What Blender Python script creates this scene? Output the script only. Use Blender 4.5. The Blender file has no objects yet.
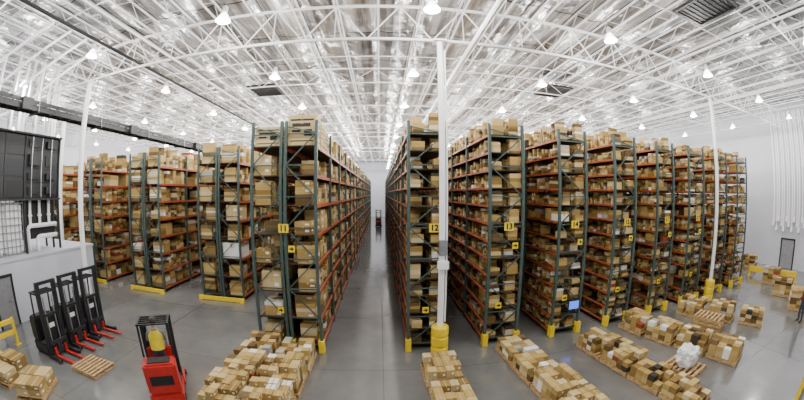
import bpy, bmesh, math, random, mathutils
from mathutils import Vector, Matrix
random.seed(7)
SC = bpy.context.scene
C = SC.collection
PI = math.pi
U = random.uniform

# ------------------------------------------------------------------ camera (fisheye lens)
CAM_H = 5.1
F = 325.0
YAW, PITCH = 0.0646, 0.0215
cd = bpy.data.cameras.new('camera')
cam = bpy.data.objects.new('camera', cd)
C.objects.link(cam)
cam.location = (0, 0, CAM_H)
cam.rotation_euler = (PI/2 - PITCH, 0, -YAW)
cd.type = 'PANO'
tgt = cd if hasattr(cd, 'panorama_type') else cd.cycles
tgt.panorama_type = 'FISHEYE_LENS_POLYNOMIAL'
cd.sensor_width = 36.0
cd.sensor_fit = 'HORIZONTAL'
tgt.fisheye_fov = PI
tgt.fisheye_polynomial_k0 = 0.0
tgt.fisheye_polynomial_k1 = -1.0/(F*36.0/804.0)
tgt.fisheye_polynomial_k2 = 0.0
tgt.fisheye_polynomial_k3 = 0.0
tgt.fisheye_polynomial_k4 = 0.0
cd.clip_end = 300
SC.camera = cam

# ------------------------------------------------------------------ materials
def nodes(name):
    m = bpy.data.materials.new(name); m.use_nodes = True
    nt = m.node_tree
    return m, nt, nt.nodes['Principled BSDF']

def mat(name, col, rough=0.5, metal=0.0, var=0.12, scale=6.0, bump=0.0, emit=0.0):
    m, nt, b = nodes(name)
    tc = nt.nodes.new('ShaderNodeTexCoord')
    nz = nt.nodes.new('ShaderNodeTexNoise'); nz.inputs['Scale'].default_value = scale
    nz.inputs['Detail'].default_value = 4
    nt.links.new(tc.outputs['Object'], nz.inputs['Vector'])
    rp = nt.nodes.new('ShaderNodeValToRGB')
    rp.color_ramp.elements[0].position = 0.3; rp.color_ramp.elements[1].position = 0.7
    rp.color_ramp.elements[0].color = tuple(c*(1-var) for c in col) + (1,)
    rp.color_ramp.elements[1].color = tuple(min(1, c*(1+var)) for c in col) + (1,)
    nt.links.new(nz.outputs['Fac'], rp.inputs['Fac'])
    nt.links.new(rp.outputs['Color'], b.inputs['Base Color'])
    b.inputs['Roughness'].default_value = rough
    b.inputs['Metallic'].default_value = metal
    if bump:
        bp = nt.nodes.new('ShaderNodeBump'); bp.inputs['Strength'].default_value = bump
        nt.links.new(nz.outputs['Fac'], bp.inputs['Height']); nt.links.new(bp.outputs['Normal'], b.inputs['Normal'])
    if emit:
        b.inputs['Emission Color'].default_value = col + (1,)
        b.inputs['Emission Strength'].default_value = emit
    return m

def kraft(name, island):
    m, nt, b = nodes(name)
    if island:
        g = nt.nodes.new('ShaderNodeNewGeometry'); src = g.outputs['Random Per Island']
    else:
        g = nt.nodes.new('ShaderNodeObjectInfo'); src = g.outputs['Random']
    rp = nt.nodes.new('ShaderNodeValToRGB'); cr = rp.color_ramp; cr.interpolation = 'CONSTANT'
    if island:   # stock: kraft browns, pale tans, a few white, grey and dark printed cartons
        pal = [(.37,.245,.078),(.48,.335,.125),(.25,.155,.045),(.55,.41,.185),(.41,.275,.088),(.14,.085,.03),(.60,.47,.25),(.44,.305,.11),(.19,.125,.055),(.84,.81,.75),(.05,.04,.03),(.40,.385,.35),(.60,.51,.36),(.30,.06,.028)]
        pos = [0,.11,.22,.33,.43,.53,.62,.70,.78,.85,.905,.93,.955,.99]
    else:        # front cartons: plain tan kraft in several shades
        pal = [(.40,.27,.092),(.50,.355,.14),(.33,.215,.07),(.56,.42,.195),(.44,.30,.105),(.25,.155,.05),(.60,.47,.25),(.47,.33,.125),(.80,.77,.70)]
        pos = [0,.13,.27,.38,.52,.66,.73,.83,.965]
    cr.elements[0].color = pal[0]+(1,); cr.elements[0].position = 0
    cr.elements[1].color = pal[1]+(1,); cr.elements[1].position = pos[1]
    for p, c in list(zip(pos, pal))[2:]:
        e = cr.elements.new(p); e.color = c+(1,)
    nt.links.new(src, rp.inputs['Fac']); nt.links.new(rp.outputs['Color'], b.inputs['Base Color'])
    b.inputs['Roughness'].default_value = 0.8
    b.inputs['Specular IOR Level'].default_value = 0.2
    return m

M = {}
M['kraft_i'] = kraft('kraft_cardboard', False)
M['kraft_s'] = kraft('kraft_cardboard_stock', True)
M['tape'] = mat('packing_tape', (.50,.36,.155), .4)
M['paper'] = mat('white_paper', (.85,.85,.82), .6, var=.03)
M['green'] = mat('rack_upright_green', (.05,.085,.078), .5, .1)
M['orange'] = mat('rack_beam_orange', (.40,.08,.02), .5)
M['deckg'] = mat('shelf_deck', (.05,.036,.02), .8)
M['yellow'] = mat('safety_yellow', (.85,.60,.01), .45, var=.06)
M['black'] = mat('black_steel', (.010,.011,.013), .55, 0)
M['dgrey'] = mat('dark_grey_steel', (.018,.02,.025), .6, 0)
M['grey'] = mat('grey_steel', (.35,.36,.38), .35, .7)
M['white'] = mat('white_paint', (.90,.90,.92), .45, var=.04)
M['wwall'] = mat('white_wall_paint', (.48,.49,.55), .7, var=.03, scale=.7)
M['owall'] = mat('office_wall_paint', (.55,.57,.64), .7, var=.03, scale=.7)
M['truss'] = mat('truss_white', (.82,.82,.84), .4, var=.04)
M['red'] = mat('truck_red', (.50,.02,.015), .4)
M['wood'] = mat('pallet_wood', (.47,.30,.13), .75, var=.3, scale=9)
M['rubber'] = mat('rubber', (.03,.03,.03), .8)
M['skin'] = mat('skin', (.55,.33,.22), .6)
M['hair'] = mat('hair', (.03,.02,.015), .7)
M['navy'] = mat('navy_cloth', (.03,.04,.08), .85)
M['shirt'] = mat('grey_shirt', (.2,.2,.22), .85)
M['dshirt'] = mat('dark_red_shirt', (.12,.015,.015), .85)
M['vest'] = mat('hi_vis_yellow', (.85,.70,.03), .8)
M['film'] = mat('stretch_film', (.80,.82,.84), .25, var=.1, bump=.5)
M['ink'] = mat('black_ink', (.01,.01,.01), .6)
M['lens'] = mat('lamp_lens', (1.0,.98,.94), .3, emit=90.0)
M['bell'] = mat('lamp_bell', (1.0,.97,.92), .3, emit=10.0)
M['screen'] = mat('monitor_screen', (.06,.14,.6), .3, emit=2.0)
M['door'] = mat('door_grey', (.22,.225,.24), .6)

# floor
m, nt, b = nodes('polished_concrete'); M['floor'] = m
tc = nt.nodes.new('ShaderNodeTexCoord')
n1 = nt.nodes.new('ShaderNodeTexNoise'); n1.inputs['Scale'].default_value = .35; n1.inputs['Detail'].default_value = 8
n1.inputs['Roughness'].default_value = .65
nt.links.new(tc.outputs['Object'], n1.inputs['Vector'])
rp = nt.nodes.new('ShaderNodeValToRGB')
rp.color_ramp.elements[0].position = .3; rp.color_ramp.elements[0].color = (.118,.12,.119,1)
rp.color_ramp.elements[1].position = .72; rp.color_ramp.elements[1].color = (.225,.224,.216,1)
nt.links.new(n1.outputs['Fac'], rp.inputs['Fac'])
bk = nt.nodes.new('ShaderNodeTexBrick'); bk.offset = 0; bk.inputs['Scale'].default_value = 1
bk.inputs['Brick Width'].default_value = 4.2; bk.inputs['Row Height'].default_value = 4.2
bk.inputs['Mortar Size'].default_value = .012
bk.inputs['Color1'].default_value = (1,1,1,1); bk.inputs['Color2'].default_value = (.93,.93,.93,1); bk.inputs['Mortar'].default_value = (.5,.5,.5,1)
nt.links.new(tc.outputs['Object'], bk.inputs['Vector'])
mx = nt.nodes.new('ShaderNodeMix'); mx.data_type = 'RGBA'; mx.blend_type = 'MULTIPLY'; mx.inputs[0].default_value = 1
nt.links.new(rp.outputs['Color'], mx.inputs[6]); nt.links.new(bk.outputs['Color'], mx.inputs[7])
nt.links.new(mx.outputs[2], b.inputs['Base Color'])
b.inputs['Roughness'].default_value = .12
b.inputs['IOR'].default_value = 2.0
# ceiling: silver foil panels with seams between the joists
m, nt, b = nodes('silver_foil_deck'); M['ceil'] = m
tc = nt.nodes.new('ShaderNodeTexCoord')
mp = nt.nodes.new('ShaderNodeMapping'); mp.inputs['Scale'].default_value = (2.4, .15, 1)
nt.links.new(tc.outputs['Object'], mp.inputs['Vector'])
n1 = nt.nodes.new('ShaderNodeTexNoise'); n1.inputs['Scale'].default_value = 2.0; n1.inputs['Detail'].default_value = 4
nt.links.new(mp.outputs['Vector'], n1.inputs['Vector'])
rp = nt.nodes.new('ShaderNodeValToRGB')
rp.color_ramp.elements[0].position = .36; rp.color_ramp.elements[0].color = (.20,.20,.205,1)
rp.color_ramp.elements[1].position = .66; rp.color_ramp.elements[1].color = (.66,.66,.665,1)  # pale lengthwise streaks: bright reflections painted into the foil colour
nt.links.new(n1.outputs['Fac'], rp.inputs['Fac'])
mp2 = nt.nodes.new('ShaderNodeMapping'); mp2.inputs['Location'].default_value = (-1.27, 0, 0)
nt.links.new(tc.outputs['Object'], mp2.inputs['Vector'])
bk = nt.nodes.new('ShaderNodeTexBrick'); bk.offset = .0; bk.inputs['Scale'].default_value = 1
bk.inputs['Brick Width'].default_value = 1.4375; bk.inputs['Row Height'].default_value = 3.1
bk.inputs['Mortar Size'].default_value = .04
bk.inputs['Color1'].default_value = (1,1,1,1); bk.inputs['Color2'].default_value = (.5,.5,.51,1); bk.inputs['Mortar'].default_value = (.12,.12,.13,1)  # lighter panels add painted reflection strips; dark lines are the seams
nt.links.new(mp2.outputs['Vector'], bk.inputs['Vector'])
mx = nt.nodes.new('ShaderNodeMix'); mx.data_type = 'RGBA'; mx.blend_type = 'MULTIPLY'; mx.inputs[0].default_value = 1
nt.links.new(rp.outputs['Color'], mx.inputs[6]); nt.links.new(bk.outputs['Color'], mx.inputs[7])
nt.links.new(mx.outputs[2], b.inputs['Base Color'])
n2 = nt.nodes.new('ShaderNodeTexNoise'); n2.inputs['Scale'].default_value = 1.3; n2.inputs['Detail'].default_value = 2
nt.links.new(tc.outputs['Object'], n2.inputs['Vector'])
bp = nt.nodes.new('ShaderNodeBump'); bp.inputs['Strength'].default_value = .5; bp.inputs['Distance'].default_value = .2
nt.links.new(n2.outputs['Fac'], bp.inputs['Height']); nt.links.new(bp.outputs['Normal'], b.inputs['Normal'])
b.inputs['Roughness'].default_value = .3; b.inputs['Metallic'].default_value = .75

# ------------------------------------------------------------------ mesh builder
class MB:
    def __init__(s): s.v = []; s.f = []; s.m = []
    def add(s, vs, fs, mi=0):
        n = len(s.v); s.v += [tuple(v) for v in vs]
        s.f += [tuple(i+n for i in f) for f in fs]; s.m += [mi]*len(fs)
        return s
    def box(s, x0, x1, y0, y1, z0, z1, mi=0):
        return s.add([(x0,y0,z0),(x1,y0,z0),(x1,y1,z0),(x0,y1,z0),(x0,y0,z1),(x1,y0,z1),(x1,y1,z1),(x0,y1,z1)],
              [(0,3,2,1),(4,5,6,7),(0,1,5,4),(1,2,6,5),(2,3,7,6),(3,0,4,7)], mi)
    def rbox(s, x, y, z, w, d, h, rz):
        ca, sa = math.cos(rz), math.sin(rz)
        vs = []
        for zz in (z, z+h):
            for (a, b_) in ((-w/2,-d/2),(w/2,-d/2),(w/2,d/2),(-w/2,d/2)): vs.append((x+a*ca-b_*sa, y+a*sa+b_*ca, zz))
        return s.add(vs, [(0,3,2,1),(4,5,6,7),(0,1,5,4),(1,2,6,5),(2,3,7,6),(3,0,4,7)])
    def bar(s, a, b, w, h=None, mi=0):
        h = h or w; a = Vector(a); b = Vector(b); d = (b-a).normalized()
        up = Vector((0,0,1)) if abs(d.z) < .95 else Vector((0,1,0))
        x = d.cross(up).normalized()*(w/2); y = x.cross(d).normalized()*(h/2)
        vs = [a-x-y, a+x-y, a+x+y, a-x+y, b-x-y, b+x-y, b+x+y, b-x+y]
        return s.add(vs, [(0,3,2,1),(4,5,6,7),(0,1,5,4),(1,2,6,5),(2,3,7,6),(3,0,4,7)], mi)
    def tube(s, a, b, r, n=8, r2=None, mi=0):
        r2 = r if r2 is None else r2
        a = Vector(a); b = Vector(b); d = (b-a).normalized()
        up = Vector((0,0,1)) if abs(d.z) < .95 else Vector((0,1,0))
        x = d.cross(up).normalized(); y = x.cross(d).normalized()
        vs = []
        for p, q in ((a, r), (b, r2)):
            for i in range(n):
                t = 2*PI*i/n; vs.append(p + x*math.cos(t)*q + y*math.sin(t)*q)
        fs = [(i, (i+1) % n, n+(i+1) % n, n+i) for i in range(n)] + [tuple(range(n-1,-1,-1)), tuple(range(n, 2*n))]
        return s.add(vs, fs, mi)
    def sweep(s, pts, r, n=10):
        pts = [Vector(p) for p in pts]; vs = []; x = None
        for i, p in enumerate(pts):
            d = (pts[min(i+1, len(pts)-1)]-pts[max(i-1, 0)]).normalized()
            if x is None:
                up = Vector((1,0,0)) if abs(d.x) < .9 else Vector((0,1,0)); x = d.cross(up).normalized()
            else: x = (x-d*x.dot(d)).normalized()
            y = d.cross(x)
            for k in range(n): vs.append(p+x*math.cos(2*PI*k/n)*r+y*math.sin(2*PI*k/n)*r)
        fs = [(i*n+k, i*n+(k+1) % n, (i+1)*n+(k+1) % n, (i+1)*n+k) for i in range(len(pts)-1) for k in range(n)]
        fs += [tuple(range(n-1,-1,-1)), tuple(range((len(pts)-1)*n, len(pts)*n))]
        return s.add(vs, fs)
    def lathe(s, prof, n=16, c=(0,0,0), mi=0):
        vs = []
        for (r, z) in prof:
            for i in range(n):
                t = 2*PI*i/n; vs.append((c[0]+r*math.cos(t), c[1]+r*math.sin(t), c[2]+z))
        fs = []
        for k in range(len(prof)-1):
            for i in range(n):
                j = (i+1) % n; fs.append((k*n+i, k*n+j, (k+1)*n+j, (k+1)*n+i))
        fs.append(tuple(range(n-1,-1,-1))); fs.append(tuple(range((len(prof)-1)*n, len(prof)*n)))
        return s.add(vs, fs, mi)
    def mesh(s, name, mats, bevel=0, smooth=False):
        me = bpy.data.meshes.new(name); me.from_pydata(s.v, [], s.f)
        for mm in (mats if isinstance(mats, (list, tuple)) else [mats]): me.materials.append(M[mm])
        if any(s.m): me.polygons.foreach_set('material_index', s.m)
        if bevel:
            bm = bmesh.new(); bm.from_mesh(me)
            bmesh.ops.bevel(bm, geom=bm.edges[:], offset=bevel, segments=2, affect='EDGES', clamp_overlap=True)
            bm.to_mesh(me); bm.free()
        if smooth: me.polygons.foreach_set('use_smooth', [True]*len(me.polygons))
        me.update()
        return me
    def build(s, name, mats, parent=None, loc=(0,0,0), bevel=0, smooth=False):
        return put(name, s.mesh(name, mats, bevel, smooth), parent, loc)

def put(name, me, parent=None, loc=(0,0,0), rz=0):
    o = bpy.data.objects.new(name, me); C.objects.link(o); o.location = loc; o.rotation_euler = (0,0,rz)
    if parent: o.parent = parent
    return o
def tag(o, label, cat, group=None, kind=None):
    o['label'] = label; o['category'] = cat
    if group: o['group'] = group
    if kind: o['kind'] = kind
    return o
def thing(name, label, cat, loc=(0,0,0), rz=0, group=None):
    o = bpy.data.objects.new(name, None); C.objects.link(o); o.location = loc; o.rotation_euler = (0,0,rz)
    o.empty_display_size = .1
    return tag(o, label, cat, group)
def dup(root, loc, rz=None, label=None, group=None):
    r = root.copy(); C.objects.link(r); r.location = loc
    if rz is not None: r.rotation_euler = (0,0,rz)
    if label: r['label'] = label
    if group: r['group'] = group
    for ch in list(root.children):
        c = ch.copy(); C.objects.link(c); c.parent = r
        for g in list(ch.children):
            d = g.copy(); C.objects.link(d); d.parent = c
    return r
def struct(o):
    o['kind'] = 'structure'; return o
def text_mesh(s, size):
    cu = bpy.data.curves.new('lettering', 'FONT'); cu.body = s; cu.size = size; cu.align_x = 'CENTER'; cu.align_y = 'CENTER'; cu.extrude = .003
    cu.offset = .010
    o = bpy.data.objects.new('lettering', cu); C.objects.link(o)
    dg = bpy.context.evaluated_depsgraph_get()
    me = bpy.data.meshes.new_from_object(o.evaluated_get(dg))
    bpy.data.objects.remove(o); me.materials.clear(); me.materials.append(M['ink'])
    return me
def floor_at(px, py, z=0.0):
    u = (px-402)/F; v = (200-py)/F; r = math.hypot(u, v)
    d = Vector((math.sin(r)*u/r, math.sin(r)*v/r, -math.cos(r)))
    R = Matrix.Rotation(-YAW, 3, 'Z') @ Matrix.Rotation(PI/2-PITCH, 3, 'X')
    d = R @ d
    k = (z-CAM_H)/d.z
    return Vector((d.x*k, d.y*k, z))

# ------------------------------------------------------------------ the setting
XL, XR, YB, YF = -31.0, 28.0, 70.0, -3.0
ZC = 11.85
struct(MB().box(XL, XR, YF, YB, -.2, 0).build('floor', 'floor'))
JS = 5.75/4
JX = [1.27 + JS*k for k in range(-28, 24)]
JX = [x for x in JX if XL+.3 < x < XR-.3]
mb = MB()
xs_ = [XL] + JX + [XR]
cols = []
for a, c_ in zip(xs_[:-1], xs_[1:]):
    for k in range(5): cols.append((a+(c_-a)*k/5, math.sin(PI*k/5)))
cols.append((XR, 0))
ny = 100
vs = []
for j in range(ny+1):
    y = YF + (YB-YF)*j/ny
    for (x, sg) in cols: vs.append((x, y, ZC - .10*sg*(1+.35*math.sin(y*1.9+x)) - U(0,.03)))
nc = len(cols)
mb.add(vs, [(j*nc+i, (j+1)*nc+i, (j+1)*nc+i+1, j*nc+i+1) for j in range(ny) for i in range(nc-1)])
mb.box(XL, XR, YF, YB, ZC+.05, ZC+.25)
struct(mb.build('ceiling', 'ceil'))
struct(MB().box(XR, XR+.3, YF, YB+.3, 0, ZC).build('wall_right', 'wwall'))
struct(MB().box(XL-.3, XL, YF, YB+.3, 0, ZC).build('wall_left', 'wwall'))
struct(MB().box(XL, XR, YB, YB+.3, 0, ZC).build('wall_back', 'wwall'))
OX = -15.0
ow = MB().box(-24, OX, 1.5, 12, 0, 2.55); ow.box(-24.05, OX+.05, 1.45, 12.05, 2.55, 2.65)
struct(ow.build('wall_office', 'owall'))
def door(name, x, y, w, h, side):
    d = struct(MB().box(min(x, x+side*.05), max(x, x+side*.05), y-w/2, y+w/2, 0.01, h).build(name, 'door'))
    f = MB(); a, b_ = min(x, x+side*.09), max(x, x+side*.09)
    f.box(a, b_, y-w/2-.1, y-w/2, 0.01, h+.1); f.box(a, b_, y+w/2, y+w/2+.1, 0.01, h+.1); f.box(a, b_, y-w/2, y+w/2, h, h+.1)
    f.build('door_frame', 'black', d)
    MB().tube((x+side*.05, y+w*.36, 1.05), (x+side*.12, y+w*.36, 1.05), .025).tube((x+side*.12, y+w*.36, 1.05), (x+side*.12, y+w*.2, 1.05), .018).build('door_handle', 'grey', d)
door('door_1', XR-.001, 9.0, 1.15, 2.05, -1)
door('door_2', OX+.001, 6.0, .95, 2.0, 1)

# ------------------------------------------------------------------ roof steel
def truss_meshes(L, depth, panel, ch, wb, axis):
    def P(t, z): return (0, t, z) if axis == 'y' else (t, 0, z)
    top = MB().bar(P(0, depth), P(L, depth), ch, ch).mesh('top_chord', 'truss')
    bot = MB().bar(P(0, 0), P(L, 0), ch, ch).mesh('bottom_chord', 'truss')
    w = MB(); n = int(L/panel)
    for i in range(n):
        a = L*i/n; c_ = L*(i+.5)/n; e = L*(i+1)/n
        w.bar(P(a, .0), P(c_, depth), wb); w.bar(P(c_, depth), P(e, 0), wb)
        if axis == 'x': w.bar(P(c_, 0), P(c_, depth), wb*.7)
    return top, bot, w.mesh('web', 'truss')
tj = truss_meshes(YB-YF-.2, .5, 1.4, .06, .018, 'y')
for x in JX:
    r = thing('roof_joist', 'white open-web steel joist running lengthwise under the roof', 'roof joist', (x, YF+.1, 11.24), 0, 'lengthwise roof joists')
    for nme, me in zip(('top_chord','bottom_chord','web'), tj): put(nme, me, r)
GY = [-2.6, 9.3, 21.8, 34.3, 46.8]
GL = ['behind the front column line', 'over the front column line and nearest rack ends', 'second from the front above the racks', 'third from the front above the racks', 'farthest back above the racks']
tg = truss_meshes(XR-XL-.02, 1.25, 2.0, .075, .034, 'x')
for y, l in zip(GY, GL):
    r = thing('roof_girder', 'deep white crosswise steel girder truss ' + l, 'girder truss', (XL+.01, y, 9.87))
    for nme, me in zip(('top_chord','bottom_chord','web'), tg): put(nme, me, r)
tl = truss_meshes(XR-XL-.02, .75, 2.2, .045, .02, 'x')
for y, l in zip([3.4, 15.1, 28.2], ['nearest the camera', 'just past the front rack ends', 'midway over the racks']):
    r = thing('cross_truss', 'shallow white crosswise bracing truss ' + l, 'cross truss', (XL+.01, y, 10.43))
    for nme, me in zip(('top_chord','bottom_chord','web'), tl): put(nme, me, r)
brm = MB().tube((0,0,0), (XR-XL,0,0), .022, 6).mesh('bridging_rod', 'truss')
for y in [4.6, 6.4, 11.75, 13.6, 19.2, 24.5, 30.4]:
    tag(put('bridging_rod', brm, None, (XL, y, 11.188)), 'thin white crosswise bridging rod tied under the roof joists', 'rod', 'crosswise bridging rods')
headm = MB().tube((0,0,-.12), (0,0,0), .018, 6).lathe([(.01,-.14),(.04,-.13),(.01,-.12)], 8).mesh('sprinkler_head', 'grey')
for i, (x, z, r_, l) in enumerate([(2.75, 9.66, .09, 'thick white sprinkler main just right of the yellow-footed front column'),
        (-7.2, 9.7, .045, 'thin white sprinkler pipe above the aisle left of the front left rack'),
        (-19.5, 9.7, .05, 'thin white sprinkler pipe above the roof of the office'),
        (9.9, 9.7, .045, 'thin white sprinkler pipe above the middle racks on the right'),
        (16.3, 9.7, .045, 'thin white sprinkler pipe above the outer racks on the right'),
        (23.5, 9.7, .05, 'thin white sprinkler pipe nearest the right wall')]):
    t = thing('sprinkler_pipe', l, 'pipe', (x, YF+.2, z))
    MB().tube((0,0,0), (0,YB-YF-.4,0), r_, 10).build('pipe', 'white', t)
    for k in range(12): put('sprinkler_head', headm, t, (0, 3+k*3.3, -r_+.005))
    for gy in GY[1:]: MB().bar((0,0,r_*.5), (0,0,9.84-z), .03).build('hanger', 'grey', t, (0, gy-YF-.2, 0))

# ------------------------------------------------------------------ lamps
lx = [1.27+5.75*k for k in range(-5, 5)]
ly = [2.45+5.05*j for j in range(0, 13)]
bell = MB().lathe([(.05,.26),(.08,.25),(.11,.20),(.155,.12),(.20,.05),(.225,.0),(.21,0.0),(.185,.05),(.10,.18),(.05,.23)], 20).mesh('bell', 'bell', smooth=True)
lensm = MB().lathe([(.02,-.05),(.10,-.04),(.17,-.015),(.205,.01),(.02,.025)], 20).mesh('lens', 'lens', smooth=True)
hous = MB().lathe([(.04,.24),(.07,.26),(.09,.30),(.09,.46),(.05,.5),(.02,.52)], 14).mesh('ballast_housing', 'white', smooth=True)
rod = MB().tube((0,0,.5), (0,0,1.30), .015, 6).mesh('hanging_rod', 'grey')
pl = bpy.data.lights.new('lamp_light', 'POINT'); pl.energy = 460; pl.shadow_soft_size = .19; pl.color = (1, .975, .93)
for x in lx:
    for y in ly:
        if x < -25 : where = 'above the far left wall side'
        elif x < -12: where = 'above the office and the left racks'
        elif x < -3: where = 'above the racks left of the central aisle'
        elif x < 3: where = 'in the line above the central aisle'
        elif x < 16: where = 'above the racks right of the central aisle'
        else: where = 'above the outer racks and the right wall'
        t = thing('high_bay_lamp', 'bright round high-bay lamp hanging ' + where, 'ceiling lamp', (x, y, 9.9), 0, 'high-bay lamps ' + where)
        put('bell', bell, t); put('lens', lensm, t); put('ballast_housing', hous, t); put('hanging_rod', rod, t)
        L = bpy.data.objects.new('lamp_light', pl); C.objects.link(L); L.location = (0,0,-.28); L.parent = t
for (px_, py_, l) in [(553, 92, 'dark square roof vent above the second and third racks right of the aisle'),
                  (266, 91, 'dark square roof vent above the rack left of the central aisle'),
                  (707, 9, 'large dark square roof vent at the top right near the camera')]:
    q = floor_at(px_, py_, 11.1)
    t = thing('roof_vent', l, 'roof vent', (q.x, q.y, 11.09))
    f = MB(); f.box(-.85,.85,-1.0,-.88,0,.1); f.box(-.85,.85,.88,1.0,0,.1); f.box(-.85,-.75,-.88,.88,0,.1); f.box(.75,.85,-.88,.88,0,.1)
    f.build('frame', 'black', t)
    lv = MB()
    for k in range(9): lv.bar((-.75, -.8+k*.2, .05), (.75, -.8+k*.2, .05), .05, .02)
    lv.box(-.75,.75,-.88,.88,.075,.085)
    lv.build('louvre', 'black', t)

# ------------------------------------------------------------------ columns
def column(x, y, z0, z1, label, guard=True, r=.095):
    t = thing('column', label, 'column', (x, y, z0))
    MB().tube((0,0,.03), (0,0,z1-z0), r, 16).build('shaft', 'white', t, smooth=False)
    MB().box(-.22,.22,-.22,.22,0,.03).build('base_plate', 'grey', t)
    MB().box(-.2,.2,-.2,.2,z1-z0-.05,z1-z0-.0).build('cap_plate', 'white', t)
    if guard:
        g = MB().lathe([(.20,.03),(.26,.03),(.27,.06),(.27,.30),(.25,.33),(.25,.37),(.27,.40),(.27,.66),(.25,.69),(.25,.73),(.27,.76),(.27,1.0),(.24,1.05),(.12,1.06)], 20)
        g.build('guard', 'yellow', t, smooth=False)
    return t
c0 = column(1.77, 9.25, 0, 9.83, 'white round column with yellow plastic guard at the right mouth of the central aisle')
MB().tube((.13,-.05,1.2), (.13,-.05,9.5), .025, 8).build('conduit', 'white', c0)
MB().box(-.16,.16,-.30,-.10,2.9,3.15).build('junction_box', 'white', c0, bevel=.02)
MB().box(-.12,.12,-.22,-.10,3.3,3.75).build('control_panel', 'grey', c0, bevel=.015)
column(15.45, 9.2, 0, 9.83, 'white round column with yellow guard before the outermost right racks')
column(-12.4, 9.35, 0, 9.83, 'white round column beside the parked lift trucks', guard=False, r=.12)
column(-19.2, 12.7, 0, 9.85, 'white round column rising behind the black air handler', guard=False, r=.14)

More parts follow.
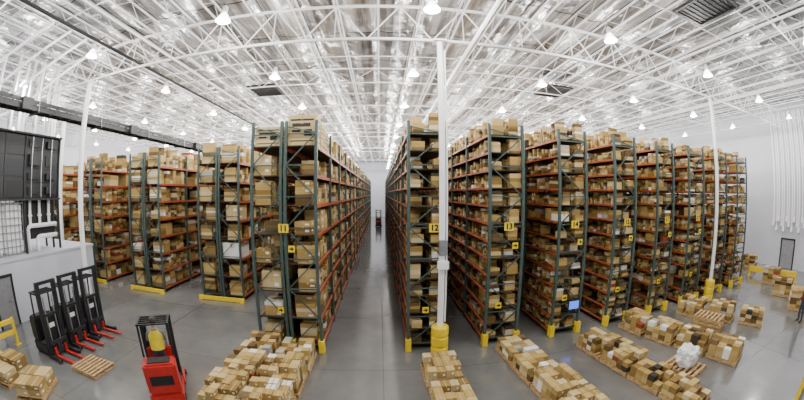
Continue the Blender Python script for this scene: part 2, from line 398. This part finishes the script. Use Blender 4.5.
# ------------------------------------------------------------------ racks
H = 7.3
boxes = []        # (x,y,z,w,d,h,rz, text, weight)
def rack(label, desc, secs, y0, nb, bay, levels, big, num, expose, guard, hid=1.0, numpos=None):
    xc = (secs[0][0]+secs[-1][1])/2
    t = thing('pallet_rack', label, 'storage rack', (xc, y0, 0))
    dp = secs[0][1]-secs[0][0]
    f = MB(); pw = .09
    f.box(0, pw, 0, .08, .01, H); f.box(dp-pw, dp, 0, .08, .01, H)
    f.box(-.03, pw+.04, -.02, .11, 0, .012); f.box(dp-pw-.04, dp+.03, -.02, .11, 0, .012)
    z = .25; k = 0
    while z < H-.3:
        z2 = min(z+.95, H-.15)
        f.bar((pw, .04, z), (dp-pw, .04, z), .035)
        if k % 2 == 0: f.bar((pw, .04, z+.03), (dp-pw, .04, z2-.03), .035)
        else: f.bar((dp-pw, .04, z+.03), (pw, .04, z2-.03), .035)
        z = z2; k += 1
    fm = f.mesh('upright_frame', 'green')
    for (a, c_) in secs:
        for k in range(nb+1): put('upright_frame', fm, t, (a-xc, k*bay, 0))
    bh = .10 if big else .065
    bmsh = MB().box(-.025, .025, 0, bay-.08, -bh, 0).mesh('beam', 'orange')
    L = []
    for (a, c_) in secs:
        for k in range(nb):
            for z in levels:
                for sx in (a+.045, c_-.045): L.append(Vector((sx-xc, k*bay+.08, z)))
    def sc(p):
        w = Vector((p.x+xc, p.y+y0+bay/2, p.z)); return (w-Vector((0,0,CAM_H))).length + (0 if p.x*(-xc) >= 0 else 3.0)
    L.sort(key=sc)
    for p in L[:100]: put('beam', bmsh, t, p)
    st = MB()
    for p in L[100:]: st.box(p.x-.025, p.x+.025, p.y, p.y+bay-.08, p.z-bh, p.z)
    if st.v:
        so = st.build('beam', 'orange', t); so['kind'] = 'stuff'
    for z in levels:
        d = MB()
        for (a, c_) in secs: d.box(a-xc+.075, c_-xc-.075, .09, nb*bay-.01, z-.03, z+.003)
        d.build('shelf_deck', 'deckg', t)
    if guard == 'bar':
        MB().box(secs[0][0]-xc-.1, secs[-1][1]-xc+.1, -.30, -.2, .02, .22).box(secs[0][0]-xc-.1, secs[0][0]-xc+.1, -.36, -.1, 0, .02).box(secs[-1][1]-xc-.1, secs[-1][1]-xc+.1, -.36, -.1, 0, .02).build('end_guard', 'yellow', t, bevel=.02)
    else:
        pm = MB().box(-.09,.09,-.12,-.03,.0,.42).box(-.09,-.06,-.03,.1,0,.42).box(.06,.09,-.03,.1,0,.42).mesh('post_protector', 'yellow')
        for (a, c_) in secs:
            put('post_protector', pm, t, (a-xc+.045, -.0, 0.012)); put('post_protector', pm, t, (c_-xc-.045, -.0, 0.012))
    if num:
        px_, pz_ = numpos
        pb = MB().box(-.16,.16,-.02,0,-.13,.13).build('number_placard', 'yellow', t, (px_-xc, -.03, pz_))
        lt = put('lettering', text_mesh(num, .25), pb, (0,-.023,0)); lt.rotation_euler = (PI/2,0,0)
        for (dx, dz) in ((.30, -.62), (-.30, -2.6)):
            ab = MB().box(-.10,.10,-.02,0,-.10,.10).build('arrow_plate', 'yellow', t, (px_-xc+dx*.8, -.03, pz_+dz))
            MB().add([(-.07,-.024,-.022),(.0,-.024,-.022),(.0,-.024,-.07),(.08,-.024,0),(.0,-.024,.07),(.0,-.024,.022),(-.07,-.024,.022)], [(0,1,2,3,4,5,6)]).build('arrow', 'ink', ab)
    for si, (a, c_) in enumerate(secs):
        rows = [(a+.1, (a+c_)/2-.01, 'L'), ((a+c_)/2+.01, c_-.1, 'R')] if not big else [(a+.1, c_-.1, 'LR'[si % 2])]
        for li, z in enumerate(levels):
            gap = (levels[li+1]-bh-.02-z) if li+1 < len(levels) else (H-z+.35)
            for (ra, rb, side) in rows:
                for k in range(nb):
                    y = y0+k*bay+.1; ye = y0+(k+1)*bay-.03
                    far = y > 24
                    fullness = U(.4, 1.0); szf = random.choice((.4,.5,.65,.8,1.15)); empt = random.choice((.03,.08,.15,.3))
                    while y < ye-.12:
                        w = U(.3,.66)*szf if big else U(.2,.42)*szf
                        if random.random() < .12: w *= 1.6
                        if far: w = w/szf*1.7
                        w = min(w, ye-y)
                        if random.random() < empt: y += w*1.1; continue
                        zz = z+.004; top = z + gap*min(.96, U(.45, 1.1)*(.72+.4*fullness))
                        rec = U(0, .22)*(rb-ra) if random.random() < .5 else 0
                        dep = (rb-ra)*U(.6, .78)
                        sx0 = ra+rec if side == 'L' else rb-dep-rec
                        while True:
                            hh = U(.18,.40)*max(.5,szf) if big else U(.10,.25)*max(.6,szf)
                            if far: hh *= 1.5
                            if zz+hh > top:
                                hh = top-zz
                                if hh < .07: break
                            vis = 1.0 if (k == 0 and y < y0+.45) else (.8 if side == expose else 0)
                            if k > 0 or y > y0+.45: vis *= hid
                            boxes.append((sx0+dep/2, y+w/2, zz, dep-.008, w-.02, hh-.004, 0, desc, vis))
                            zz += hh
                            if zz > top-.07: break
                        y += w+U(0,.04)
    return t

RL = [.2+.564*k for k in range(13)]
ordn = ['first', 'second', 'third', 'fourth', 'fifth', 'sixth', 'seventh', 'eighth']
for i in range(8):
    xc = 1.40+2.56*i
    if i == 7: xc += .25
    lab = 'narrow tall carton rack lining the right side of the central aisle' if i == 0 else ('rightmost tall carton rack, nearest the right wall' if i == 7 else ordn[i]+' tall carton rack to the right of the central aisle')
    hw = .62 if i < 5 else .72
    rack(lab, 'at the front of the ' + ordn[i] + ' rack right of the aisle', [(xc-hw, xc+hw)], 9.65, 19 if i < 2 else 16, 2.74, RL, False, str(12+i) if i < 6 else None, 'L', 'post', [1,1,.9,.6,.3,.1,0,0][i], (xc+(.05 if i else .2), 4.05))
LLv = [.25+.9*k for k in range(8)]
rack('double-depth carton rack lining the left side of the central aisle', 'at the front of the rack left of the aisle', [(-4.05,-3.0),(-2.95,-1.9)], 9.5, 19, 2.74, LLv, True, '11', 'R', 'post', 1.0, (-2.95, 4.05))
nm = ['second', 'third', 'fourth', 'fifth', 'sixth']
for k in range(5):
    xr = -6.55-4.87*k
    rack(nm[k]+' wide carton rack left of the central aisle, standing farther back', 'at the front of the '+nm[k]+' rack left of the aisle', [(xr-2.35, xr-1.2),(xr-1.15, xr)], 14.0, 14, 2.74, LLv, True, None, 'R', 'bar', [1,1,.9,.3,0][k])
# big printed cartons on top of the rack left of the aisle: clear the first bay there
boxes = [b for b in boxes if not (b[7] == 'at the front of the rack left of the aisle' and b[2] > 6.5 and b[1]-b[4]/2 < 12.1)]
boxes = [b for b in boxes if not (b[7] == 'at the front of the second rack left of the aisle' and 2.0 < b[2] < 2.9 and b[1]-b[4]/2 < 15.35 and b[0] > -7.75)]
printed = []
for (x, ys) in ((-2.42, (9.6, 10.5, 11.3)), (-3.52, (9.6, 10.45, 11.3))):
    for k, y in enumerate(ys): printed.append((x, y+.38, 6.555, .88, .74, (.95 if x > -3 else .6)-.12*k))

# ------------------------------------------------------------------ pallets with loads
PW, PD, PH = 1.0, 1.2, .144
def pallet_proto():
    t = thing('pallet', 'p', 'pallet')
    d = MB()
    for k in range(7): d.box(-PW/2, PW/2, -PD/2+k*(PD-.1)/6, -PD/2+k*(PD-.1)/6+.1, .122, .144)
    d.build('deck', 'wood', t)
    for x in (-PW/2+.02, 0, PW/2-.02): MB().box(x-.02, x+.02, -PD/2, PD/2, .02, .122).build('stringer', 'wood', t)
    b_ = MB()
    for y in (-PD/2+.05, 0, PD/2-.05): b_.box(-PW/2, PW/2, y-.05, y+.05, 0, .02)
    b_.build('bottom_boards', 'wood', t)
    return t
PP = pallet_proto(); pal_used = [False]
def pallet(x, y, rz, label, z=0, group=None):
    if not pal_used[0]:
        pal_used[0] = True; PP.location = (x, y, z); PP.rotation_euler = (0,0,rz); PP['label'] = label
        if group: PP['group'] = group
        return PP
    return dup(PP, (x, y, z), rz, label, group)
def load(x, y, rz, nx_, ny_, hmax, where, fill=.93):
    ca, sa = math.cos(rz), math.sin(rz)
    LW, LD = PW*.95, PD*.95
    cw, cdp = LW/nx_, LD/ny_
    nl = max(1, round(hmax/.17)); layers = max(1, nl-random.choice((0,0,1)))
    hl = hmax/nl
    for i in range(nx_):
        for j in range(ny_):
            if random.random() > fill: continue
            lxx = -LW/2+(i+.5)*cw; lyy = -LD/2+(j+.5)*cdp
            n = max(1, layers-random.choice((0,0,0,0,0,1,1)))
            z = PH+.001
            edge = j == 0 or (i == 0 and x > 0) or (i == nx_-1 and x < 0)
            col = []
            for q in range(n):
                hh = hl*random.choice((.94,1,1,1,1.06))
                a = U(-.006, .006)
                col.append([x+lxx*ca-lyy*sa, y+lxx*sa+lyy*ca, z, cw*U(.93,.98), cdp*U(.93,.98), hh, rz+a, 'on '+where, 1.0 if edge else .25])
                z += hh+.003
            if col: col[-1][8] = 1.2
            boxes.extend(tuple(q) for q in col)
seq = ['nearest', 'second', 'third', 'fourth', 'fifth']
def pile(name, pts, nx_=4, ny_=4, hmax=.95, fill=.97):
    for k, (x, y, rz) in enumerate(pts):
        pallet(x, y, rz, 'wooden pallet under cartons, %s %s' % (seq[k], name))
        load(x, y, rz, nx_, ny_, hmax, 'the %s pallet %s' % (seq[k], name), fill)
pile('in the outer row before the left rack', [(-3.80,6.14,.0),(-3.74,7.40,.0),(-3.68,8.66,.0)], 4, 5, .6)
pile('in the inner row before the left rack', [(-2.72,4.88,0),(-2.67,6.14,0),(-2.62,7.40,0),(-2.58,8.66,0)], 4, 5, .64)
pile('in the row before the front column', [(1.72,5.35,.03),(1.67,6.6,.03),(1.6,7.85,.02)], 4, 4, .42)
pile('in the row before the second right rack', [(4.42,4.94,.06),(4.34,6.18,.06),(4.25,7.43,.06),(4.18,8.67,.05)], 4, 5, .46)
pile('in the row before the third right rack', [(7.35,4.25,.12),(7.20,5.49,.12),(7.05,6.73,.1),(6.93,7.97,.08)], 4, 5, .46)
pile('in the row before the fourth right rack', [(10.55,4.98,.25),(10.15,6.22,.24),(9.78,7.46,.2),(9.45,8.7,.12)], 4, 4, .5)
pile('in the row before the fifth right rack', [(14.5,5.9,.35),(13.75,7.2,.3),(13.0,8.5,.25)], 3, 4, .6)
pile('on the open floor near the right wall', [(18.4,4.7,.4),(20.2,6.4,.2),(22.3,8.1,.1),(25.2,11.4,0)], 2, 3, .8)
pile('in the left corner by the yellow rail', [(-9.35,3.95,.5),(-10.8,3.75,.2)], 2, 2, .5, 1.1)
for k in range(4):
    pallet(12.1+U(-.03,.03), 6.9+U(-.03,.03), .3+U(-.05,.05), 'bare wooden pallet in the empty stack between floor rows at right', k*.146, 'empty pallet stack at right')
bp_ = floor_at(684, 371) + Vector((.1, .1, 0))
pallet(bp_.x, bp_.y, .2, 'wooden pallet under the crumpled white plastic bundle')
bmm = bmesh.new()
bmesh.ops.create_icosphere(bmm, subdivisions=4, radius=1.0)
for v in bmm.verts:
    n_ = mathutils.noise.noise(v.co*2.1)*.28 + mathutils.noise.noise(v.co*5.3)*.12
    c_ = v.co.copy(); q = max(abs(c_.x), abs(c_.y), abs(c_.z)*1.05); c_ = c_*(.62/q*.6+.4)*(1+n_)
    v.co = Vector((c_.x*.40, c_.y*.44, max(-.3, c_.z*.42)))
zm = min(v.co.z for v in bmm.verts)
for v in bmm.verts: v.co.z -= zm
me = bpy.data.meshes.new('wrapped_bundle'); bmm.to_mesh(me); bmm.free(); me.materials.append(M['film'])
tag(put('wrapped_bundle', me, None, (bp_.x, bp_.y, .145), .3), 'crumpled white plastic wrapped bundle on a pallet between rows of cartons', 'bundle')

# ------------------------------------------------------------------ cartons
def carton_mesh(kind=0):
    body = 'kraft_i' if kind < 2 else 'paper'
    b = MB().box(-.5,.5,-.5,.5,0,.985)
    b.box(-.497,-.003,-.497,.497,.985,1.0); b.box(.003,.497,-.497,.497,.985,1.0)   # top flaps
    b.box(-.06,.06,-.5,.5,1.0,1.004,1); b.box(-.06,.06,-.506,-.5,.7,1.0,1); b.box(-.06,.06,.5,.506,.7,1.0,1)
    if kind == 1:
        for s0 in (0, 1):
            def bx(u0, u1, z0, z1):
                if s0 == 0: b.box(u0, u1, -.506, -.5, z0, z1, 3)
                else: b.box(.5, .506, u0, u1, z0, z1, 3)
            bx(-.42,.42,.80,.86); bx(-.36,.30,.60,.72); bx(-.36,-.05,.42,.50); bx(.08,.36,.30,.52); bx(-.42,.42,.12,.16)
        return b.mesh('carton', [body,'tape','paper','ink'])
    b.box(.14,.38,-.506,-.5,.35,.65,2)
    b.box(.5,.506,-.3,-.05,.4,.7,2)
    return b.mesh('carton', [body,'tape','paper'])
CM = carton_mesh()
CP = carton_mesh(1)
CW = carton_mesh(2)
for (x, y, z, w, d, h) in printed:
    o = bpy.data.objects.new('carton', CP); C.objects.link(o); o.location = (x,y,z); o.scale = (w,d,h)
    tag(o, 'large carton with dark printing on top of the rack left of the aisle', 'carton', 'printed cartons on top of the left rack')
o = bpy.data.objects.new('carton', CW); C.objects.link(o); o.location = (-7.12, 14.72, 2.055); o.scale = (.92,1.15,.74)
tag(o, 'large white carton low on the second rack left of the aisle', 'carton')
eye = Vector((0,0,CAM_H))
def score(b):
    d = Vector((b[0], b[1], b[2]+b[5]/2))-eye
    return b[8]*(b[3]*b[5]*abs(d.y) + b[4]*b[5]*abs(d.x) + (b[3]*b[4]*abs(d.z) if b[7][:3] == 'on ' else 0))/d.length**3
order = sorted(range(len(boxes)), key=lambda i: -score(boxes[i]))
ind = set(order[:293])
sm = MB()
for i, b in enumerate(boxes):
    if i in ind:
        o = bpy.data.objects.new('carton', CM); C.objects.link(o)
        o.location = b[:3]; o.scale = b[3:6]; o.rotation_euler = (0,0,b[6])
        tag(o, 'cardboard carton '+b[7], 'carton', 'cartons '+b[7])
    else: sm.rbox(*b[:7])
tag(sm.build('carton_stock', 'kraft_s'), 'brown cardboard cartons filling the racks and the farther floor pallets', 'cartons', None, 'stuff')

# monitor on the third rack
t = thing('monitor', 'blue lit monitor fixed to the end of the third rack right of the aisle', 'monitor', (6.75, 9.6, 1.15))
MB().box(-.24,.24,-.05,.0,-.18,.18).build('bezel', 'black', t, bevel=.01)
MB().box(-.21,.21,-.056,-.05,-.15,.15).build('screen', 'screen', t)
MB().box(-.05,.05,.0,.06,-.05,.05).build('bracket', 'dgrey', t)

# ------------------------------------------------------------------ lift trucks
def truck(label, body, loc, rz, forkz=.06, mast=2.5):
    t = thing('lift_truck', label, 'lift truck', loc, rz)
    MB().box(-1.05,-.02,-.45,.45,.06,.42).build('chassis', body, t, bevel=.04)
    bt = MB().box(-1.05,-.55,-.43,.43,.43,1.25).build('battery_case', body, t, bevel=.05)
    MB().box(-.95,-.65,-.3,.3,1.25,1.275).build('battery_lid', 'dgrey', bt, bevel=.01)
    MB().box(-1.065,-1.05,-.3,.3,.7,.95).build('warning_panel', 'red' if body != 'red' else 'black', bt)
    MB().box(-.54,-.02,-.42,.42,.425,.45).build('platform_mat', 'rubber', t)
    for s in (-1, 1):
        r = MB().box(.0,.13,s*.40-.05,s*.40+.05,.06,mast).build('mast_rail', 'black', t)
        MB().box(.03,.10,s*.31-.03,s*.31+.03,.1,mast-.1).build('inner_rail', 'dgrey', r)
        MB().tube((.06,s*.2,.2), (.06,s*.2,mast*.8), .03, 8).build('lift_cylinder', 'grey', t)
        fk = MB().box(.2,.25,s*.24-.05,s*.24+.05,forkz,forkz+.3); fk.box(.25,1.3,s*.24-.05,s*.24+.05,forkz,forkz+.04)
        fk.build('fork', 'red' if body != 'red' else 'grey', t)
        MB().box(.0,.75,s*.43-.05,s*.43+.05,.04,.14).build('outrigger', body, t, bevel=.01)
        MB().tube((.68,s*.49-.03,.075), (.68,s*.49+.03,.075), .075, 14).build('load_wheel', 'rubber', t)
        MB().tube((-.8,s*.41-.05,.13), (-.8,s*.41+.05,.13), .13, 16).build('drive_wheel', 'rubber', t)
        MB().bar((-.55,s*.40,1.25), (-.5,s*.40,2.1), .05).build('guard_post', 'black', t)
    MB().box(.02,.11,-.36,.36,mast-.1,mast).build('crossbar', 'black', t)
    MB().box(.02,.11,-.36,.36,mast*.55,mast*.55+.08).build('crossbar', 'black', t)
    MB().box(.02,.11,-.36,.36,.3,.4).build('crossbar', 'black', t)
    MB().box(.13,.2,-.38,.38,forkz+.05,forkz+.15).box(.13,.2,-.38,.38,forkz+.4,forkz+.5).box(.13,.2,-.1,.1,forkz+.15,forkz+.4).build('carriage', 'dgrey', t)
    g = MB().bar((-.6,-.4,2.1), (0,-.4,2.1), .05).bar((-.6,.4,2.1), (0,.4,2.1), .05)
    for k in range(5): g.bar((-.58+k*.14,-.4,2.1), (-.58+k*.14,.4,2.1), .035)
    g.build('overhead_guard', 'black', t)
    cs = MB().box(-.16,-.03,-.36,.36,.45,1.3).build('control_console', body, t, bevel=.03)
    MB().box(-.02,.0,-.12,.12,.95,1.1).build('warning_decal', 'paper', cs)
    MB().tube((-.15,-.12,1.3), (-.22,-.12,1.42), .02, 8).tube((-.15,.12,1.3), (-.22,.12,1.42), .02, 8).tube((-.22,-.14,1.42), (-.22,.14,1.42), .02, 8).build('handle', 'rubber', cs)
    return t
truck('black lift truck parked nearest the camera by the office wall', 'black', (-10.75, 6.0, 0), 0)
truck('black lift truck parked in the middle of the three by the office', 'black', (-10.9, 7.15, 0), 0)
truck('black lift truck parked farthest back of the three, beside the white column', 'black', (-11.0, 8.3, 0), 0)
truck('small dark lift truck far down the central aisle', 'black', (-.4, 50, 0), PI/2)
pallet(-8.75, 6.0, PI/2, 'bare wooden pallet on the floor before the nearest parked lift truck', 0.0)
TR = (-5.75, 6.35, 0); TA = 2.15
truck('red lift truck out on the open floor with a driver aboard', 'red', TR, TA, forkz=.25, mast=2.1)

# ------------------------------------------------------------------ people
def person(label, loc, rz, shirt='shirt', vest=True, low=False):
    V = []; R_ = []; E = []
    def add(p, r, par=None):
        V.append(p); R_.append(r); i = len(V)-1
        if par is not None: E.append((par, i))
        return i
    pel = add((0,0,.95), .145); sp = add((0,0,1.13), .13, pel); ch = add((0,0,1.33), .15, sp); nk = add((0,.0,1.47), .06, ch)
    hb = add((0,.015,1.545), .062, nk); hd = add((0,.02,1.64), .098, hb); add((0,.01,1.71), .075, hd)
    for s in (-1, 1):
        sh = add((s*.19,0,1.40), .062, ch)
        if low and s == 1:
            el = add((.27,.02,1.12), .046, sh); wr = add((.28,.10,.88), .03, el); pm = add((.28,.12,.81), .033, wr); dv = Vector((0,.03,-1)).normalized(); o0 = Vector((.28,.13,.77))
        else:
            el = add((s*.25,.08,1.14), .046, sh); wr = add((s*.15,.29,1.10), .03, el); pm = add((s*.14,.36,1.10), .033, wr); dv = Vector((0,1,-.25)).normalized(); o0 = Vector((s*.14,.40,1.10))
        sd = Vector((0,1,0)) if (low and s == 1) else Vector((s,0,0))
        for k, ln in enumerate((.065,.08,.075,.06)):
            p0 = o0+sd*(.02*k-.03)
            a = add(tuple(p0), .011, pm); b2 = add(tuple(p0+dv*ln*.5), .009, a); add(tuple(p0+dv*ln*.75+Vector((0,0,-.025))), .008, b2)
        pt = Vector(V[pm])-sd*.035
        th = add(tuple(pt), .011, pm); add(tuple(pt+dv*.045-sd*.012), .009, th)
        st = .06 if low else 0
        hp = add((s*.095,0,.88), .095, pel); kn = add((s*.11,.03+s*st,.49), .062, hp); ak = add((s*.11,-.01+s*st,.10), .043, kn); add((s*.12,.14+s*st,.05), .042, ak)
    me = bpy.data.meshes.new('person'); me.from_pydata(V, E, [])
    o = bpy.data.objects.new('person', me); C.objects.link(o)
    sk = o.modifiers.new('skin', 'SKIN'); sk.use_smooth_shade = True
    for i, r in enumerate(R_): me.skin_vertices[0].data[i].radius = (r, r*(.72 if i in (0,1,2) else 1))
    me.skin_vertices[0].data[0].use_root = True
    ss = o.modifiers.new('sub', 'SUBSURF'); ss.levels = 2; ss.render_levels = 2
    dg = bpy.context.evaluated_depsgraph_get()
    m2 = bpy.data.meshes.new_from_object(o.evaluated_get(dg))
    bpy.data.objects.remove(o)
    m2.materials.clear()
    zmin = min(v.co.z for v in m2.vertices)
    for k in ('skin','navy',shirt,'rubber'): m2.materials.append(M[k])
    for p in m2.polygons:
        c_ = p.center
        hand = c_.y > .27 or (low and c_.x > .23 and c_.z < .9)
        p.material_index = 3 if c_.z < .12 else 0 if (c_.z > 1.47 or hand) else 1 if c_.z < .98 and abs(c_.x) < .23 else 2
    o = put('person', m2, None, (loc[0], loc[1], loc[2]-zmin), rz); tag(o, label, 'person')
    if vest:
        v = MB()
        prof = [(.185,.125,.93),(.185,.125,1.1),(.20,.13,1.25),(.20,.13,1.36),(.13,.10,1.45)]
        n = 20; vs = []
        for (a, b2, z) in prof:
            for i in range(n): vs.append((a*math.cos(2*PI*i/n), b2*math.sin(2*PI*i/n), z))
        v.add(vs, [(k*n+i, k*n+(i+1) % n, (k+1)*n+(i+1) % n, (k+1)*n+i) for k in range(len(prof)-1) for i in range(n)])
        v.build('vest', 'vest', o, smooth=True)
    h = MB().lathe([(.105,1.64),(.112,1.69),(.095,1.75),(.05,1.785),(.01,1.79)], 16, (0,-.005,0)); h.build('hair', 'hair', o, smooth=True)
    for s in (-1, 1):
        MB().lathe([(.002,-.012),(.011,-.006),(.011,.006),(.002,.012)], 8, (s*.035,.108,1.645)).build('eye', 'ink', o)
        MB().lathe([(.004,-.03),(.014,-.015),(.014,.02),(.004,.03)], 8, (s*.102,.01,1.63)).build('ear', 'skin', o)
    MB().bar((0,.105,1.64), (0,.13,1.605), .022).build('nose', 'skin', o)
    MB().bar((-.025,.105,1.575), (.025,.105,1.575), .012).build('mouth', 'red', o)
    return o
lx_, ly_ = -.34, 0.0
person('person in a yellow vest standing on the red lift truck, hands forward', (TR[0]+lx_*math.cos(TA)-ly_*math.sin(TA), TR[1]+lx_*math.sin(TA)+ly_*math.cos(TA), .45), TA-PI/2)
pp_ = floor_at(799, 322)
person('person in dark clothes standing by pallets at the right edge', (pp_.x, pp_.y, 0), .5, 'dshirt', False, True)

# ------------------------------------------------------------------ office roof: air handler
t = thing('air_handler', 'tall black air handling plant on the roof of the white office', 'air handler', (-16.2, 4.4, 2.652))
c_ = MB().box(-.8,.62,0,5.7,2.35,5.1).build('cabinet', 'black', t, bevel=.03)
for j, (y0, y1) in enumerate(((.06,1.15),(1.2,2.3),(2.35,3.5),(3.58,4.6),(4.66,5.64))):
    for (z0, z1) in ((2.42,3.25),(3.31,4.15),(4.21,5.04)) if j < 3 else ((2.42,3.0),(3.06,3.6),(3.66,4.4),(4.46,5.04)):
        p_ = MB().box(.62,.66,y0,y1,z0,z1).build('access_panel', 'dgrey' if (j+int(z0)) % 2 else 'black', c_, bevel=.008)
        if j >= 3: MB().box(.66,.74+.12*((j+int(z0*3)) % 2),y0+.15,y1-.2,z0+.12,z1-.14).build('control_box', 'black', p_, bevel=.01)
        else:
            lv = MB()
            for q in range(6): lv.box(.66,.68,y0+.1,y1-.1,z0+.1+q*.11,z0+.14+q*.11)
            lv.build('louvre', 'black', p_)
for k in range(3):
    MB().tube((.90,3.85+.6*k,2.4), (.90,3.85+.6*k,5.0), .03, 8).build('riser', 'grey', t)
MB().box(.60,.72,3.5,3.58,0,5.15).build('frame_post', 'dgrey', t)
MB().box(.60,.72,5.66,5.74,0,5.15).build('frame_post', 'dgrey', t)
MB().box(.60,.72,-.02,.05,0,5.15).build('frame_post', 'dgrey', t)
MB().box(.62,.92,0,5.7,2.28,2.36).build('frame_rail', 'dgrey', t)
MB().box(.62,.92,0,5.7,5.08,5.16).build('frame_rail', 'dgrey', t)
for k in range(3): MB().box(-.7,.48,.06+k*1.16,1.14+k*1.16,.06,2.2).build('tank', 'white', t, bevel=.1)
gd = MB()
for k in range(8): gd.box(.52,.56,.0,3.5,.05+k*.30,.085+k*.30)
for k in range(15): gd.box(.53,.57,.0+k*.247,.035+k*.247,.02,2.28)
gd.build('tank_cage', 'grey', t)
MB().box(-.7,.30,3.6,5.64,.55,2.3).build('pump_housing', 'black', t, bevel=.03)
for (x, y) in ((-.6,3.65),(.2,3.65),(.2,5.55),(-.6,5.55)): MB().box(x-.05,x+.05,y-.03,y+.05,0,.56).build('support_leg', 'dgrey', t)
def arc(c, r, a0, a1, n=7): return [(c[0], c[1]+r*math.cos(a0+(a1-a0)*k/n), c[2]+r*math.sin(a0+(a1-a0)*k/n)) for k in range(n+1)]
for k in range(2):
    y = 3.8+.55*k; zz = 1.15-.5*k; xx = .48
    pts = [(xx, y, 0.0), (xx, y, zz-.2)] + arc((xx, y+.2, zz-.2), .2, PI, PI/2) + [(xx, 5.62, zz)]
    MB().sweep(pts, .10, 12).build('pipe', 'white', t, smooth=True)
for k in range(3):
    MB().tube((.42, 4.0+.6*k, 1.15), (.42, 4.0+.6*k, 2.3), .08, 12).lathe([(.12,1.56),(.12,1.64)], 12, (.42, 4.0+.6*k, 0)).build('pipe', 'white', t)
# overhead black conveyor track
t = thing('conveyor_track', 'black open overhead track hung below the roof above the left racks', 'overhead track', (-13.6, 2.0, 8.35))
b = MB()
for s in (-1, 1):
    b.box(s*.34-.03,s*.34+.03,0,36,-.06,.10); b.box(s*.34-.03,s*.34+.03,0,36,.20,.34)
    for k in range(60): b.box(s*.34-.025,s*.34+.025,.2+k*.6,.30+k*.6,.07,.22)
for k in range(60): b.box(-.31,.31,.2+k*.6,.30+k*.6,.0,.05)
b.build('track', 'black', t)
for k in range(4): MB().tube((-.18+k*.12,0,.105), (-.18+k*.12,36,.105), .05, 6).build('cable', 'rubber', t)
hrod = MB().tube((0,0,-.06), (0,0,2.85), .02, 6).mesh('hanger_rod', 'grey')
brk = MB().box(-.46,.46,-.05,.05,-.14,-.06).mesh('hanger_bracket', 'black')
for k in range(9):
    for s in (-1,1): put('hanger_rod', hrod, t, (s*.41, 1.3+k*3.9, 0))
    put('hanger_bracket', brk, t, (0, 1.3+k*3.9, 0))
mot = MB().box(.37,.58,-.25,.25,-.10,.34).mesh('drive_motor', 'black')
for k in range(3): put('drive_motor', mot, t, (0, 4.5+k*7.0, 0))
t = thing('conduit', 'thin dark conduit running high above the front left racks', 'conduit', (-9.2, 1.0, 10.0))
MB().tube((0,0,0), (0,30,0), .06, 8).build('pipe', 'black', t)
hr = MB().tube((0,0,0), (0,0,1.2), .012, 6).mesh('hanger_rod', 'grey')
for k in range(8): put('hanger_rod', hr, t, (0, 1+k*3.9, 0))
# vertical pipes above the office
dp_ = [(-15.9,4.9,7.813),(-16.3,5.7,7.813),(-15.8,6.9,7.813),(-16.6,7.3,7.813),(-15.8,7.9,7.813),(-16.1,8.7,7.813),(-15.8,9.5,7.813),(-16.4,9.9,7.813),(-16.5,6.3,7.813),(-16.5,7.85,7.813),(-15.7,8.35,7.813),(-15.7,9.1,7.813),(-17.9,11.1,2.652),(-18.8,11.45,2.652),(-20.3,10.8,2.652),(-21.2,10.2,2.652),(-18.3,9.0,2.652),(-18.0,8.0,2.652)]
for i, (x, y, z0) in enumerate(dp_):
    p_ = MB().tube((0,0,0), (0,0,11.19-z0), .08, 10); p_.lathe([(.13,0),(.13,.06),(.08,.06)], 10)
    tag(p_.build('drop_pipe', 'white', None, (x, y, z0)), 'white vertical pipe dropping from the roof onto the office plant', 'pipe', 'vertical pipes above the office')
# slanting sway-brace pipes beside the track
sb = MB().tube((0,0,0), (1.5,2.2,2.4), .055, 8).lathe([(.09,-.03),(.09,.05)], 8).mesh('brace_pipe', 'white')
for k in range(4):
    tag(put('brace_pipe', sb, None, (-13.1, 3.9+k*.95, 8.72)), 'white slanting brace pipe from the roof down to the black overhead track', 'pipe', 'slanting pipes beside the overhead track')
# right wall conduits
for k in range(14):
    y = 7.3+k*.24; z0 = 3.0+.35*(k % 3); off = .35 if k % 2 else .17
    c1 = MB().tube((0,0,0), (0,0,11.1-z0), .06, 8); c1.box(-.08,off,-.08,.08,-.35,0)
    for zz in (2.5,5.0): c1.box(0,off,-.03,.03,zz,zz+.06)
    tag(c1.build('wall_conduit', 'white', None, (XR-off, y, z0)), 'white vertical conduit fixed to the right wall above the grey door', 'conduit', 'conduits on the right wall')
# guard rails
def rail(label, p0, p1, h, n):
    p0 = Vector(p0); p1 = Vector(p1); d = p1-p0
    t = thing('guard_rail', label, 'guard rail', p0)
    for k in range(n):
        q = d*k/(n-1)
        MB().box(q.x-.06,q.x+.06,q.y-.06,q.y+.06,0,h).box(q.x-.12,q.x+.12,q.y-.12,q.y+.12,0,.015).build('post', 'yellow', t)
    for z in ([h-.1, h*.5] if h > .6 else [h-.1]):
        MB().bar((0,0,z), (d.x,d.y,z), .14, .14 if h > .6 else .34).build('rail', 'yellow', t)
rail('yellow steel guard rail in front of the office wall at far left', (-13.0,3.3,0), (-13.0,5.3,0), 1.0, 3)
pa, pb_ = floor_at(749, 275), floor_at(795, 282)
rail('low yellow guard rail on the floor near the right wall', pa, pb_, .55, 4)
rail('yellow guard rail in the bottom right corner', (9.9,1.6,0), (11.6,1.75,0), .9, 2)

# ------------------------------------------------------------------ world
w = bpy.data.worlds.new('world'); SC.world = w; w.use_nodes = True
bg = w.node_tree.nodes['Background']; bg.inputs['Color'].default_value = (1,.98,.95,1); bg.inputs['Strength'].default_value = .35
print('BOXES', len(boxes))
